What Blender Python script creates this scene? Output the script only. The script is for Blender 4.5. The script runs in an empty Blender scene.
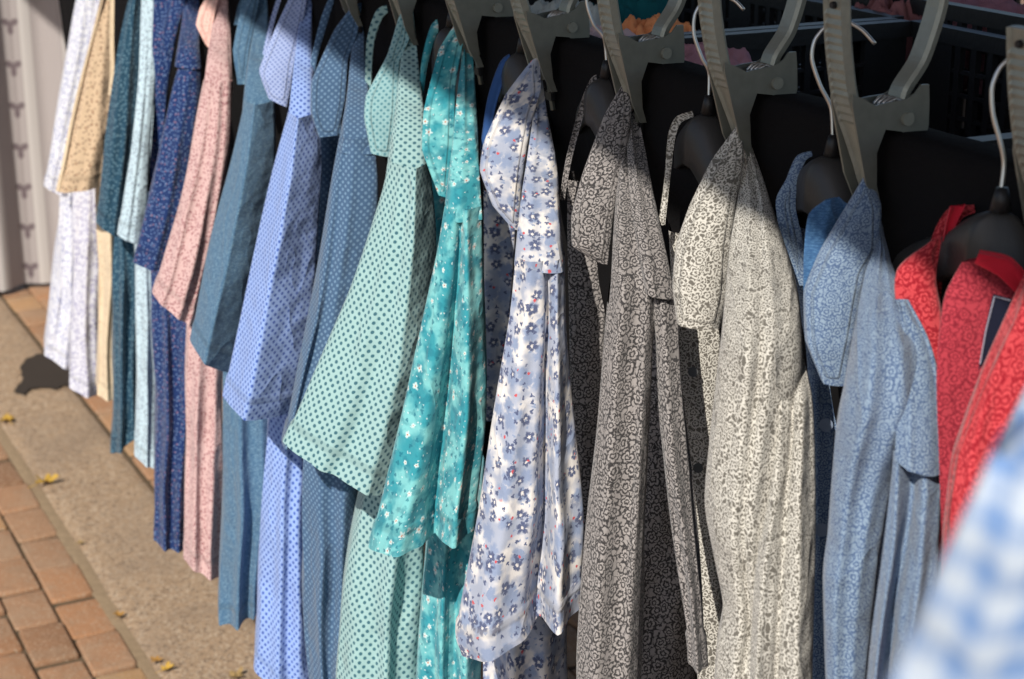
import bpy, bmesh, math, random
from mathutils import Vector, noise
random.seed(7)
C = bpy.context.scene.collection
sc = bpy.context.scene
# ------------------------------------------------------------------ camera
F = 1800.0                    # focal length in pixels (1024 wide)
H = 1.25                      # lens height
TH = math.radians(17.874)     # pitch down
PSI = math.radians(26.306)    # heading, clockwise from +Y (the rail runs along +Y)
cam = bpy.data.cameras.new('camera'); co = bpy.data.objects.new('camera', cam); C.objects.link(co)
co.location = (0, 0, H)
co.rotation_euler = (math.radians(90) - TH, 0, -PSI)
cam.sensor_width = 36; cam.lens = F / 1024 * 36
cam.clip_start = 0.05; cam.clip_end = 2000
cam.dof.use_dof = True; cam.dof.focus_distance = 1.32; cam.dof.aperture_fstop = 12.5
sc.camera = co
# ------------------------------------------------------------------ light
SUN_AZ = math.radians(52)     # the light travels towards this heading
SUN_EL = math.radians(42)
w = bpy.data.worlds.new('World'); sc.world = w; w.use_nodes = True
nt = w.node_tree; bg = nt.nodes['Background']
sky = nt.nodes.new('ShaderNodeTexSky'); sky.sky_type = 'NISHITA'; sky.sun_disc = False
sky.sun_elevation = SUN_EL; sky.sun_rotation = SUN_AZ + math.pi
nt.links.new(sky.outputs[0], bg.inputs[0]); bg.inputs[1].default_value = 0.115
sl = bpy.data.lights.new('sun', 'SUN'); sl.energy = 4.6; sl.angle = math.radians(0.53); sl.color = (1, .945, .865)
so = bpy.data.objects.new('sun', sl); C.objects.link(so)
dv = Vector((math.sin(SUN_AZ) * math.cos(SUN_EL), math.cos(SUN_AZ) * math.cos(SUN_EL), -math.sin(SUN_EL)))
so.rotation_euler = dv.to_track_quat('-Z', 'Y').to_euler()
sc.view_settings.view_transform = 'Standard'; sc.view_settings.look = 'None'
sc.view_settings.exposure = 0.07; sc.view_settings.gamma = 1

# ------------------------------------------------------------------ measuring helpers
CT, ST, CP, SP = math.cos(TH), math.sin(TH), math.cos(PSI), math.sin(PSI)
def U(px, py, d):
    """real point seen at a pixel at depth d"""
    x, u, z = (px - 512) / F * d, (339.5 - py) / F * d, d
    up = u * CT - z * ST; fw = z * CT + u * ST
    return Vector((x * CP + fw * SP, fw * CP - x * SP, H + up))
def onz(px, py, h=0.0):
    v = U(px, py, 1) - Vector((0, 0, H)); s = (h - H) / v.z
    return Vector((v.x * s, v.y * s, h))
def onx(px, py, X):
    v = U(px, py, 1) - Vector((0, 0, H)); s = X / v.x
    return v * s + Vector((0, 0, H))
EX = 0.682                    # street side of the table: top edge
EZ = H - 0.2165
def srgb(r, g, b):
    f = lambda c: (c / 255 / 12.92) if c / 255 <= .04045 else ((c / 255 + .055) / 1.055) ** 2.4
    return (f(r), f(g), f(b), 1)

# ------------------------------------------------------------------ node helpers
class NT:
    def __init__(s, name, rough=.85, spec=.2):
        s.m = bpy.data.materials.new(name); s.m.use_nodes = True; s.t = s.m.node_tree
        s.b = s.t.nodes['Principled BSDF']; s.b.inputs['Roughness'].default_value = rough
        s.b.inputs['Specular IOR Level'].default_value = spec
    def n(s, k, **a):
        x = s.t.nodes.new(k)
        for q, v in a.items(): setattr(x, q, v)
        return x
    def l(s, a, b): s.t.links.new(a, b)
    def put(s, sock, v):
        if isinstance(v, bpy.types.NodeSocket): s.l(v, sock)
        elif v is not None: sock.default_value = v
    def math(s, op, a, b=None, c=None, clamp=False):
        x = s.n('ShaderNodeMath', operation=op, use_clamp=clamp)
        s.put(x.inputs[0], a); s.put(x.inputs[1], b); s.put(x.inputs[2], c)
        return x.outputs[0]
    def step(s, v, lo, hi):          # 1 below lo, 0 above hi
        x = s.n('ShaderNodeMapRange', interpolation_type='SMOOTHSTEP')
        s.put(x.inputs[0], v); x.inputs[1].default_value = lo; x.inputs[2].default_value = hi
        x.inputs[3].default_value = 1; x.inputs[4].default_value = 0
        return x.outputs[0]
    def mix(s, f, a, b, mode='MIX'):
        x = s.n('ShaderNodeMix', data_type='RGBA', blend_type=mode)
        s.put(x.inputs[0], f); s.put(x.inputs[6], a); s.put(x.inputs[7], b)
        return x.outputs[2]
    def uv(s, sx=1, sy=None, rot=0, loc=(0, 0, 0), src='UV'):
        t = s.n('ShaderNodeTexCoord'); m = s.n('ShaderNodeMapping')
        s.l(t.outputs[src], m.inputs[0]); m.inputs['Scale'].default_value = (sx, sy or sx, sx)
        m.inputs['Rotation'].default_value = (0, 0, rot); m.inputs['Location'].default_value = loc
        return m.outputs[0]
    def warp(s, v, sc_, amt):
        no = s.n('ShaderNodeTexNoise', noise_dimensions='3D'); s.l(v, no.inputs[0]); no.inputs['Scale'].default_value = sc_
        a = s.n('ShaderNodeVectorMath', operation='SUBTRACT'); s.l(no.outputs[1], a.inputs[0]); a.inputs[1].default_value = (.5, .5, .5)
        b = s.n('ShaderNodeVectorMath', operation='SCALE'); s.l(a.outputs[0], b.inputs[0]); b.inputs[3].default_value = amt
        c = s.n('ShaderNodeVectorMath', operation='ADD'); s.l(v, c.inputs[0]); s.l(b.outputs[0], c.inputs[1])
        return c.outputs[0]
    def vor(s, v, scale, rnd=1, feat='F1', metric='EUCLIDEAN'):
        x = s.n('ShaderNodeTexVoronoi', voronoi_dimensions='2D', feature=feat)
        if feat != 'DISTANCE_TO_EDGE': x.distance = metric
        s.l(v, x.inputs['Vector']); x.inputs['Scale'].default_value = scale; x.inputs['Randomness'].default_value = rnd
        return x
    def flower(s, P, scale, size, petals=5, depth=.35, rnd=.9):
        """q<1 inside a petalled shape scattered over the cloth; returns q, petal wave, cell colour channels"""
        v = s.vor(P, scale, rnd)
        d = s.n('ShaderNodeVectorMath', operation='SUBTRACT'); s.l(P, d.inputs[0]); s.l(v.outputs['Position'], d.inputs[1])
        x = s.n('ShaderNodeSeparateXYZ'); s.l(d.outputs[0], x.inputs[0])
        c = s.n('ShaderNodeSeparateColor'); s.l(v.outputs['Color'], c.inputs[0])
        ang = s.math('ADD', s.math('ARCTAN2', x.outputs[1], x.outputs[0]), s.math('MULTIPLY', c.outputs[2], 6.28))
        wv = s.math('ABSOLUTE', s.math('SINE', s.math('MULTIPLY', ang, petals / 2)))
        rad = s.math('MULTIPLY', s.math('ADD', s.math('MULTIPLY', s.math('POWER', wv, .6), depth), 1 - depth), s.math('ADD', s.math('MULTIPLY', c.outputs[1], size * .5), size * .7))
        q = s.math('DIVIDE', v.outputs['Distance'], rad)
        return q, wv, c
    def noise(s, v, scale, det=3, rough=.5):
        x = s.n('ShaderNodeTexNoise'); s.l(v, x.inputs[0]); x.inputs['Scale'].default_value = scale
        x.inputs['Detail'].default_value = det; x.inputs['Roughness'].default_value = rough
        return x.outputs[0]
    def bump(s, h, dist, strength=1, prev=None):
        x = s.n('ShaderNodeBump'); s.l(h, x.inputs['Height']); x.inputs['Distance'].default_value = dist
        x.inputs['Strength'].default_value = strength
        if prev: s.l(prev, x.inputs['Normal'])
        return x.outputs[0]
    def col(s, c): s.put(s.b.inputs['Base Color'], c)
    def nor(s, c): s.l(c, s.b.inputs['Normal'])

def fabric(name, pattern, *cols, sc_=1.0):
    """cloth; UVs are in metres"""
    N = NT(name, .9, .12)
    N.b.inputs['Sheen Weight'].default_value = .15; N.b.inputs['Sheen Roughness'].default_value = .6
    P = N.uv(100 * sc_)         # centimetres
    c = [x if isinstance(x, tuple) and len(x) == 4 else srgb(*x) for x in cols]
    if pattern == 'dots':      # base, dot, size
        Q = N.uv(100 * sc_, rot=math.radians(45))
        v = N.vor(N.warp(Q, .6, .12), 1.45, .06)
        m = N.step(v.outputs['Distance'], .22, .34)
        fade = N.noise(P, .35, 2)
        out = N.mix(m, c[0], c[1])
        out = N.mix(N.math('MULTIPLY', fade, .12), out, c[1])
    elif pattern in ('crackle', 'scroll'):   # drawn flowers and sprigs in one thin line: ground, line, second ground
        W = N.warp(N.warp(P, 2.6, .30), .7, .5)
        q, wv, cc = N.flower(W, .95, .50, 5, .45)
        o1 = N.step(N.math('ABSOLUTE', N.math('SUBTRACT', q, 1)), .07, .25)
        o2 = N.step(N.math('ABSOLUTE', N.math('SUBTRACT', q, .38)), .05, .20)
        inn = N.step(q, .98, 1.02)
        sepl = N.math('MULTIPLY', N.step(wv, .10, .30), inn)
        v = N.vor(N.warp(W, 2.2, .8), 2.0, 1, 'DISTANCE_TO_EDGE')
        bgm = N.math('MULTIPLY', N.step(v.outputs['Distance'], .05, .15), N.math('SUBTRACT', 1, inn))
        bgm = N.math('MULTIPLY', bgm, N.step(N.noise(P, 1.7, 1), .52, .72))
        m = N.math('MAXIMUM', N.math('MAXIMUM', o1, o2), N.math('MAXIMUM', N.math('MULTIPLY', sepl, .7), bgm))
        base = N.mix(N.noise(P, 1.5, 3), c[0], c[2])
        base = N.mix(N.math('MULTIPLY', N.math('SUBTRACT', 1, inn), .15 if pattern == 'crackle' else 0.0), base, c[1])
        m = N.math('MULTIPLY', m, N.math('ADD', N.math('MULTIPLY', N.noise(P, 4, 2), .7), .75), clamp=True)
        out = N.mix(m, base, c[1])
    elif pattern == 'specks':  # base, speck a, speck b, (amount via sc_)
        v = N.vor(P, 1.7, 1); 
        m = N.step(v.outputs['Distance'], .12, .22)
        v2 = N.vor(N.warp(P, 1, .5), .8, 1); m2 = N.step(v2.outputs['Distance'], .07, .12)
        base = N.mix(N.noise(P, 1.2, 4), c[0], tuple(x * .8 for x in c[0][:3]) + (1,))
        out = N.mix(m, base, c[1]); out = N.mix(m2, out, c[2])
    elif pattern == 'ditsy':   # dense small flowers: base, a, b
        v = N.vor(N.warp(P, 2.5, .35), 2.6, 1)
        sep = N.n('ShaderNodeSeparateColor'); N.l(v.outputs['Color'], sep.inputs[0])
        g = N.step(sep.outputs[0], .55, .6)
        m = N.math('MULTIPLY', N.step(v.outputs['Distance'], .25, .42), g)
        v3 = N.vor(P, 4.5, 1); m3 = N.math('MULTIPLY', N.step(v3.outputs['Distance'], .2, .35), .6)
        out = N.mix(m3, c[0], c[2]); out = N.mix(m, out, c[1])
    elif pattern == 'melange':
        a = N.noise(P, 3.0, 5, .7); b = N.noise(N.uv(100, 400), 2.5, 3, .7)
        out = N.mix(N.step(a, .42, .6), c[0], c[1]); out = N.mix(N.step(b, .4, .62), out, c[2])
    elif pattern == 'floral':  # base, wash, dark, red
        wash = N.step(N.noise(N.warp(P, .5, 1), .42, 3), .40, .56)
        out = N.mix(N.math('MULTIPLY', N.math('SUBTRACT', 1, wash), .75), c[0], c[1])
        def fl(scale, r0, r1, lo, off, color, out, rag=.9):
            pp = N.uv(100 * sc_, loc=(off, off * 2, 0))
            v = N.vor(N.warp(pp, 1.8, rag), scale, 1)
            s_ = N.n('ShaderNodeSeparateColor'); N.l(v.outputs['Color'], s_.inputs[0])
            m = N.math('MULTIPLY', N.step(v.outputs['Distance'], r0, r1), N.step(s_.outputs[0], lo, lo + .04))
            return N.mix(m, out, color)
        W = N.warp(N.warp(P, 2.6, .38), 7, .12)
        def blossom(scale, size, gate, color, out, off, petals=5, depth=.5, ed=.25):
            pv = N.n('ShaderNodeVectorMath', operation='ADD'); N.l(W, pv.inputs[0]); pv.inputs[1].default_value = (off, off * 1.7, 0)
            q, wv, cc = N.flower(pv.outputs[0], scale, size, petals, depth)
            m = N.math('MULTIPLY', N.step(q, 1 - ed, 1 + ed), N.step(cc.outputs[0], gate, gate + .02))
            return N.mix(m, out, color), q, m
        out, q, m = blossom(.62, .42, .8, c[1], out, 3, 5, .4, .4)
        out, q, m = blossom(.74, .34, .6, c[2], out, 9, 5, .55)
        out = N.mix(N.math('MULTIPLY', N.step(q, .2, .4), m), out, c[0])
        out, q, m = blossom(1.5, .26, .38, c[2], out, 21, 3, .75)
        out, q, m = blossom(1.7, .22, .3, c[1], out, 33, 2, .8)
        if len(c) > 3: out, q, m = blossom(.9, .11, .26, c[3], out, 9.4, 5, .3)
    elif pattern == 'watercolour':
        wash = N.noise(N.warp(P, .3, 2), .3, 3)
        out = N.mix(N.step(wash, .42, .58), c[1], c[0])
        out = N.mix(N.math('MULTIPLY', N.step(N.noise(P, .8, 4), .38, .5), .5), out, c[2])
        W = N.warp(P, 3.0, .3)
        q, wv, cc = N.flower(W, .62, .22, 5, .5)
        g_ = N.step(cc.outputs[0], .5, .52)
        out = N.mix(N.math('MULTIPLY', N.math('MULTIPLY', N.step(q, .7, 1.2), g_), .85), out, c[3])
        out = N.mix(N.math('MULTIPLY', N.step(q, .2, .4), g_), out, c[4])
        pv = N.n('ShaderNodeVectorMath', operation='ADD'); N.l(W, pv.inputs[0]); pv.inputs[1].default_value = (7, 3, 0)
        q, wv, cc = N.flower(pv.outputs[0], 1.1, .28, 3, .7)
        out = N.mix(N.math('MULTIPLY', N.math('MULTIPLY', N.step(q, .7, 1.2), N.step(cc.outputs[0], .42, .44)), .8), out, c[2])
        q, wv, cc = N.flower(pv.outputs[0], 1.6, .22, 2, .8)
        out = N.mix(N.math('MULTIPLY', N.math('MULTIPLY', N.step(q, .7, 1.2), N.step(cc.outputs[1], .3, .32)), .7), out, c[3])
    elif pattern == 'check':
        s_ = N.n('ShaderNodeSeparateXYZ'); N.l(P, s_.inputs[0])
        fx = N.step(N.math('PINGPONG', s_.outputs[0], .8), .32, .48); fy = N.step(N.math('PINGPONG', s_.outputs[1], .8), .32, .48)
        out = N.mix(N.math('MULTIPLY', N.math('ADD', fx, fy), .5), c[0], c[1])
    else: out = c[0]
    if not isinstance(out, tuple):
        # the printed colour is never quite even
        out = N.mix(N.math('MULTIPLY', N.noise(P, 8, 3, .7), .18), out, c[0])
    ea = N.n('ShaderNodeAttribute', attribute_name='edge')
    st = N.step(N.math('ABSOLUTE', N.math('SUBTRACT', ea.outputs['Fac'], .0055)), .0003, .0013)
    sd_ = tuple(x * .45 for x in c[0][:3]) + (1,)
    if not isinstance(out, tuple): out = N.mix(N.math('MULTIPLY', st, .35), out, sd_)
    else: out = N.mix(N.math('MULTIPLY', st, .35), out, sd_)
    N.col(out)
    cre = N.math('POWER', N.math('ABSOLUTE', N.math('SUBTRACT', N.noise(N.warp(N.uv(13, 8, rot=.5), 1, .6), 1, 2), .5)), .7)
    n1 = N.noise(N.uv(26, 9), 1, 4, .55); n2 = N.noise(N.uv(1400, 1400), 1, 1)
    n0 = N.noise(N.uv(9, 14, rot=.6), 1, 3, .6)
    b = N.bump(n0, .011, .8); b = N.bump(cre, .010, .7, b); b = N.bump(n1, .0028, .8, b); b = N.bump(st, -.0008, .8, b); b = N.bump(n2, .0004, .5, b); N.nor(b)
    return N.m

def plain(name, colr, rough=.6, spec=.4, metal=0, bumps=None, var=.25, vs=60):
    N = NT(name, rough, spec); N.b.inputs['Metallic'].default_value = metal
    P = N.uv(1, src='Object')
    a = colr if len(colr) == 4 else srgb(*colr)
    d = tuple(x * (1 - var) for x in a[:3]) + (1,)
    N.col(N.mix(N.noise(P, vs, 4, .6), a, d))
    if bumps: N.nor(N.bump(N.noise(P, bumps[0], 4, .6), bumps[1], .8))
    return N.m

# ------------------------------------------------------------------ object helpers
def link(name, me, mat=None, parent=None, smooth=True):
    o = bpy.data.objects.new(name, me); C.objects.link(o)
    if mat: me.materials.append(mat)
    if smooth:
        for p in me.polygons: p.use_smooth = True
    if parent: o.parent = parent
    return o
def tag(o, label, cat, group=None):
    o['label'] = label; o['category'] = cat
    if group: o['group'] = group
    return o
def thing(name, loc, label, cat, group=None):
    o = bpy.data.objects.new(name, None); C.objects.link(o); o.location = loc; o.empty_display_size = .05
    return tag(o, label, cat, group)
def frombm(name, bm, mat, parent=None, smooth=False, bevel=0, origin=None):
    if bevel: bmesh.ops.bevel(bm, geom=list(bm.edges), offset=bevel, segments=2, affect='EDGES', clamp_overlap=True)
    if origin is not None: bmesh.ops.translate(bm, verts=bm.verts, vec=-Vector(origin))
    me = bpy.data.meshes.new(name); bm.to_mesh(me); bm.free()
    o = link(name, me, mat, parent, smooth)
    return o
def box(bm, c, s, rot=None):
    r = bmesh.ops.create_cube(bm, size=1)
    for v in r['verts']:
        v.co = Vector((v.co.x * s[0], v.co.y * s[1], v.co.z * s[2]))
        if rot: v.co = rot @ v.co
        v.co += Vector(c)
    return r['verts']
def cr(P, t, ten=.8):
    """Catmull-Rom through points by chord length, t 0..1"""
    L = [0]
    for a, b in zip(P, P[1:]): L.append(L[-1] + max(1e-6, math.dist(a, b)))
    s = t * L[-1]; i = 0
    while i < len(P) - 2 and s > L[i + 1]: i += 1
    u = (s - L[i]) / (L[i + 1] - L[i])
    p1, p2 = P[i], P[i + 1]; p0 = P[i - 1] if i else p1; p3 = P[i + 2] if i + 2 < len(P) else p2
    out = []
    for k in range(len(p1)):
        m1 = (p2[k] - p0[k]) / 2 if i else (p2[k] - p1[k]); m2 = (p3[k] - p1[k]) / 2 if i + 2 < len(P) else (p2[k] - p1[k])
        m1 *= ten; m2 *= ten
        h = (2*u**3-3*u**2+1)*p1[k] + (u**3-2*u**2+u)*m1 + (-2*u**3+3*u**2)*p2[k] + (u**3-u**2)*m2
        out.append(h)
    return tuple(out)
def interp(K, t):
    if t <= K[0][0]: return K[0][1]
    for (a, x), (b, y) in zip(K, K[1:]):
        if t <= b: 
            u = (t - a) / (b - a); u = u * u * (3 - 2 * u)
            return x + (y - x) * u
    return K[-1][1]
SEED = [0]
def loft(name, L, R, D, dep, mat, parent, ten=.8, fg=(.25, 1.3), bulge=.02, thick=.03, folds=(), peak=.5, wr=.0025, hem=0, ext=None, n=44, m=None, origin=None, closed_top=False, tent=0, uvrot=0):
    """a tube of cloth between two side lines; the section bulges towards the viewer side and away from it, with folds"""
    SEED[0] += 1; sd = SEED[0] * 7.31
    if isinstance(dep, (int, float)): dep = [(0, dep), (1, dep)]
    ln = sum(math.dist(a, b) for a, b in zip(L, L[1:]))
    m = m or max(14, int(ln / 5))
    rows = []; edges = []
    for i in range(m + 1):
        t = i / m; d = D + interp(dep, t)
        rows.append([U(*cr(L, t, ten), d), U(*cr(R, t, ten), d)])
    if ext is not None:      # hang straight on down to a height
        a, b = rows[-1]; k = max(2, int((a.z - ext) / .02)); z0 = a.z, b.z
        da = (a - rows[-6][0]); db = (b - rows[-6][1])
        for j in range(1, k + 1):
            f = j / k
            rows.append([Vector((a.x + da.x * f, a.y + da.y * f, z0[0] + (ext - z0[0]) * f)), Vector((b.x + db.x * f, b.y + db.y * f, z0[1] + (ext - z0[1]) * f))])
        M = m + k
    else: M = m
    org = Vector(origin) if origin is not None else Vector((0, 0, 0))
    verts = []; uvs = []; run = 0; prev = None
    N2 = n * 2
    for i, (a, b) in enumerate(rows):
        t = min(1, i / m); mid = (a + b) / 2
        if prev: run += (mid - prev).length
        prev = mid
        aw = Vector((mid.x, mid.y, 0)).normalized()
        wdt = (b - a).length
        for j in range(N2):
            th = 2 * math.pi * j / N2
            v = (1 - math.cos(th)) / 2; s = math.sin(th)
            p = a.lerp(b, v)
            if s >= 0:
                if tent:
                    tn = (v / peak) if v < peak else (1 - v) / (1 - peak)
                    sh = (1 - tent) * s ** .8 + tent * tn
                else:
                    sh = s ** .8
                off = -bulge * min(1, wdt / .05) * sh
                for (c0, c1, ww, A) in folds:
                    c = c0 + (c1 - c0) * t + .07 * noise.noise(Vector((t * 2.6, c0 * 9, sd))) * (1 if fg[1] > 0 else 0)
                    ww = ww * (1 + .45 * noise.noise(Vector((t * 3.1, c0 * 7, sd + 5))))
                    off -= A * math.exp(-((v - c) / ww) ** 2) * min(1, fg[0] + fg[1] * t) * min(1, s * 3)
            else:
                off = thick * min(1, wdt / .05) * (-s) ** .6
            q = p + aw * off
            ns = noise.noise(Vector((v * wdt * 22 + sd, run * 7 + sd, s))) + .5 * noise.noise(Vector((v * wdt * 50 + sd, run * 16, 3.1 + s)))
            q = q - aw * ns * wr * 2 * min(1, abs(s) * 2 + .15)
            side = (b - a).normalized() if wdt > 1e-5 else Vector((1, 0, 0))
            q += side * noise.noise(Vector((s * 1.5 + sd, run * 9, 9.7))) * wr * .8
            if hem and (rows[-1][0] + rows[-1][1]).z / 2 < 9:
                pass
            verts.append(q - org)
            uvs.append((0, -run + (p.z - mid.z))); edges.append((v * wdt, (1 - v) * wdt, run))
    # a turned hem: a slightly prouder last band
    if hem:
        tot = run; band = .02
        acc = 0; pm = None
        for i, (a, b) in enumerate(rows):
            mid = (a + b) / 2
            if pm: acc += (mid - pm).length
            pm = mid
            if tot - acc < band:
                cen = mid - org
                for j in range(N2):
                    q = verts[i * N2 + j]; dd = (q - cen); dd.z = 0
                    if dd.length > 1e-4: verts[i * N2 + j] = q + dd.normalized() * .0016
    faces = [];
    for i in range(len(rows) - 1):
        for j in range(N2):
            k = (j + 1) % N2
            faces.append((i * N2 + j, i * N2 + k, (i + 1) * N2 + k, (i + 1) * N2 + j))
    if closed_top:
        faces.append(tuple(reversed(range(N2))))
    me = bpy.data.meshes.new(name); me.from_pydata([tuple(v) for v in verts], [], faces)
    # cloth coordinates: arc length round each ring, height along the hang
    uvl = me.uv_layers.new(name='UVMap'); US = []
    for i in range(len(rows)):
        ring = [verts[i * N2 + j] for j in range(N2)] + [verts[i * N2]]
        cum = [0]
        for a_, b_ in zip(ring, ring[1:]): cum.append(cum[-1] + math.hypot(b_.x - a_.x, b_.y - a_.y))
        c_ = cum[N2 // 4]; US.append([q_ - c_ for q_ in cum])
    for p in me.polygons:
        js = [me.loops[li].vertex_index % N2 for li in p.loop_indices]
        wrap = (N2 - 1 in js) and (0 in js) and len(js) == 4
        for li in p.loop_indices:
            vi = me.loops[li].vertex_index; i_, j_ = divmod(vi, N2)
            if wrap and j_ == 0: j_ = N2
            uvl.data[li].uv = (US[i_][j_], uvs[vi][1])
    at = me.attributes.new('edge', 'FLOAT', 'POINT')
    for i, (e0, e1, rr) in enumerate(edges):
        if name == 'collar': at.data[i].value = min(e0, e1, run - rr)
        elif hem: at.data[i].value = (run - rr) * .28
        else: at.data[i].value = 1
    return link(name, me, mat, parent)

def tube(bm, pts, r, seg=8, closed=False):
    pts = [Vector(p) for p in pts]; rings = []
    for i, p in enumerate(pts):
        d = (pts[min(i + 1, len(pts) - 1)] - pts[max(i - 1, 0)]).normalized()
        a = d.orthogonal().normalized() if i == 0 else (rings_a - d * rings_a.dot(d)).normalized()
        rings_a = a; b = d.cross(a)
        rr = r[i] if isinstance(r, (list, tuple)) else r
        rings.append([bm.verts.new(p + (a * math.cos(2 * math.pi * k / seg) + b * math.sin(2 * math.pi * k / seg)) * rr) for k in range(seg)])
    for A, B in zip(rings, rings[1:]):
        for k in range(seg): bm.faces.new((A[k], A[(k + 1) % seg], B[(k + 1) % seg], B[k]))
    bm.faces.new(list(reversed(rings[0]))); bm.faces.new(rings[-1])
def smoothpts(P, k=24): return [cr(P, i / k) for i in range(k + 1)]

# ------------------------------------------------------------------ the setting: ground
gm = NT('far_paving', .9, .2)
P = gm.uv(1, src='Object')
br = gm.n('ShaderNodeTexBrick'); gm.l(gm.uv(1, rot=math.radians(90), src='Object'), br.inputs[0])
br.inputs['Scale'].default_value = 1; br.inputs['Brick Width'].default_value = .1435; br.inputs['Row Height'].default_value = .0585
br.inputs['Mortar Size'].default_value = .004; br.inputs['Color1'].default_value = (.30, .17, .11, 1); br.inputs['Color2'].default_value = (.20, .115, .08, 1)
br.inputs['Mortar'].default_value = (.07, .055, .04, 1)
gm.col(gm.mix(gm.math('MULTIPLY', gm.noise(P, 3, 4), .5), br.outputs[0], (.22, .16, .11, 1)))
me = bpy.data.meshes.new('ground'); me.from_pydata([(-400, -400, -.022), (400, -400, -.022), (400, 400, -.022), (-400, 400, -.022)], [], [(0, 1, 2, 3)])
g = link('ground', me, gm.m, smooth=False); g['kind'] = 'structure'

KX = onz(0, 427).x; IX = onz(83, 400).x       # the two long edges of the concrete strip
sand = plain('joint_sand', (.17, .125, .08, 1), .95, .1, bumps=(300, .002), var=.6, vs=40)
me = bpy.data.meshes.new('sand_bed'); me.from_pydata([(-1.2, .9, -.0075), (2.4, .9, -.0075), (2.4, 9, -.0075), (-1.2, 9, -.0075)], [], [(0, 1, 2, 3)])
o = link('sand_bed', me, sand, smooth=False); o['kind'] = 'structure'

# clay pavers, each a little different
bmn = NT('clay_pavers', .85, .25)
at = bmn.n('ShaderNodeAttribute', attribute_name='tone'); P = bmn.uv(1, src='Object')
rp = bmn.n('ShaderNodeValToRGB'); bmn.l(at.outputs['Fac'], rp.inputs[0])
e = rp.color_ramp.elements; e[0].position = 0; e[0].color = (.25, .13, .07, 1); e[1].position = 1; e[1].color = (.46, .28, .13, 1)
for p_, c_ in ((.25, (.34, .165, .08, 1)), (.5, (.29, .165, .095, 1)), (.75, (.38, .20, .095, 1))):
    x = e.new(p_); x.color = tuple(q * 1.25 for q in c_[:3]) + (1,)
c1 = bmn.mix(bmn.math('MULTIPLY', bmn.noise(P, 60, 5, .65), .6), rp.outputs[0], (.25, .15, .085, 1))
c1 = bmn.mix(bmn.step(bmn.noise(P, 240, 3, .6), .36, .44), c1, (.42, .30, .20, 1))
c1 = bmn.mix(bmn.math('MULTIPLY', bmn.step(bmn.noise(P, 9, 4, .6), .4, .55), .35), c1, (.33, .24, .16, 1))
bmn.col(c1); bmn.nor(bmn.bump(bmn.noise(P, 220, 5, .7), .0022, .9, bmn.bump(bmn.noise(P, 30, 3), .004, .8)))
bm = bmesh.new(); lay = bm.faces.layers.float.new('tone')
def paver(x0, x1, y0, y1):
    g_ = .0015; gy = .0046; dz = random.uniform(-.0035, .001); tx = random.uniform(-.03, .03); ty = random.uniform(-.012, .012)
    tone = random.random()
    xs = (x0 + g_ + random.uniform(-.001, .0015), x1 - g_ + random.uniform(-.0015, .001)); ys = (y0 + gy + random.uniform(-.002, .004), y1 - gy + random.uniform(-.004, .002))
    cx, cy = sum(xs) / 2, sum(ys) / 2; rot = random.uniform(-.018, .018)
    loops = []
    for ins, z in ((0, -.02), (0, -.0045), (.0012, -.0018), (.0035, -.0004), (.007, 0)):
        ring = []
        cs = [(xs[0], ys[0]), (xs[1], ys[0]), (xs[1], ys[1]), (xs[0], ys[1])]
        # eight points: rounded, chipped corners
        pts = []
        for q in range(4):
            a = Vector(cs[q]); pr = Vector(cs[q - 1]); nx = Vector(cs[(q + 1) % 4]); r = .005
            pts += [a + (pr - a).normalized() * r, a + (Vector((cx, cy)) - a).normalized() * .0022, a + (nx - a).normalized() * r]
        for k, p in enumerate(pts):
            p = p + (Vector((cx, cy)) - p).normalized() * ins
            p = p + Vector((noise.noise(Vector((p.x * 90, p.y * 90, 2))), noise.noise(Vector((p.x * 90, p.y * 90, 7))))) * .0012
            dx, dy = p.x - cx, p.y - cy
            ring.append(bm.verts.new((cx + dx - dy * rot, cy + dy + dx * rot, z + dz + dx * tx + dy * ty)))
        loops.append(ring)
    for A, B in zip(loops, loops[1:]):
        for k in range(12):
            f = bm.faces.new((A[k], A[(k + 1) % 12], B[(k + 1) % 12], B[k])); f[lay] = tone
    f = bm.faces.new(loops[-1]); f[lay] = tone
BW, BL = .070, .130
for ci in range(24):
    x1 = KX - .012 - ci * BW; off = (ci % 2) * BL / 2 + random.uniform(-.01, .01)
    y = 1.3 + off
    while y < 8.5: paver(x1 - BW, x1, y, y + BL); y += BL
for ci in range(14):
    x0 = IX + .006 + ci * BW; y = 1.6 + (ci % 2) * BL / 2
    while y < 6.5: paver(x0, x0 + BW, y, y + BL); y += BL
o = frombm('brick_paving', bm, bmn.m, smooth=True); o['kind'] = 'structure'

# concrete strip of long slabs
cn = NT('washed_concrete', .92, .2); P = cn.uv(1, src='Object')
v = cn.vor(P, 260, 1); v.voronoi_dimensions = '3D'
a = cn.mix(cn.noise(P, 120, 4, .7), (.43, .30, .19, 1), (.29, .20, .125, 1))
sp = cn.n('ShaderNodeSeparateColor'); cn.l(v.outputs['Color'], sp.inputs[0])
a = cn.mix(cn.math('MULTIPLY', cn.step(sp.outputs[0], .18, .25), .7), a, (.14, .10, .07, 1))
a = cn.mix(cn.math('MULTIPLY', cn.step(sp.outputs[1], .2, .28), .7), a, (.50, .39, .28, 1))
a = cn.mix(cn.math('MULTIPLY', cn.step(cn.noise(P, 4, 5, .65), .38, .56), .45), a, (.25, .185, .13, 1))
cn.col(a); cn.nor(cn.bump(v.outputs['Distance'], .0015, .7, cn.bump(cn.noise(P, 45, 5, .6), .003, .7)))
joints = [0.4, onz(215, 640).y - .55, onz(120, 481).y, onz(20, 360).y, onz(20, 360).y + 1.15, onz(20, 360).y + 2.3, 9]
joints = sorted(joints)
bm = bmesh.new()
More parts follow.
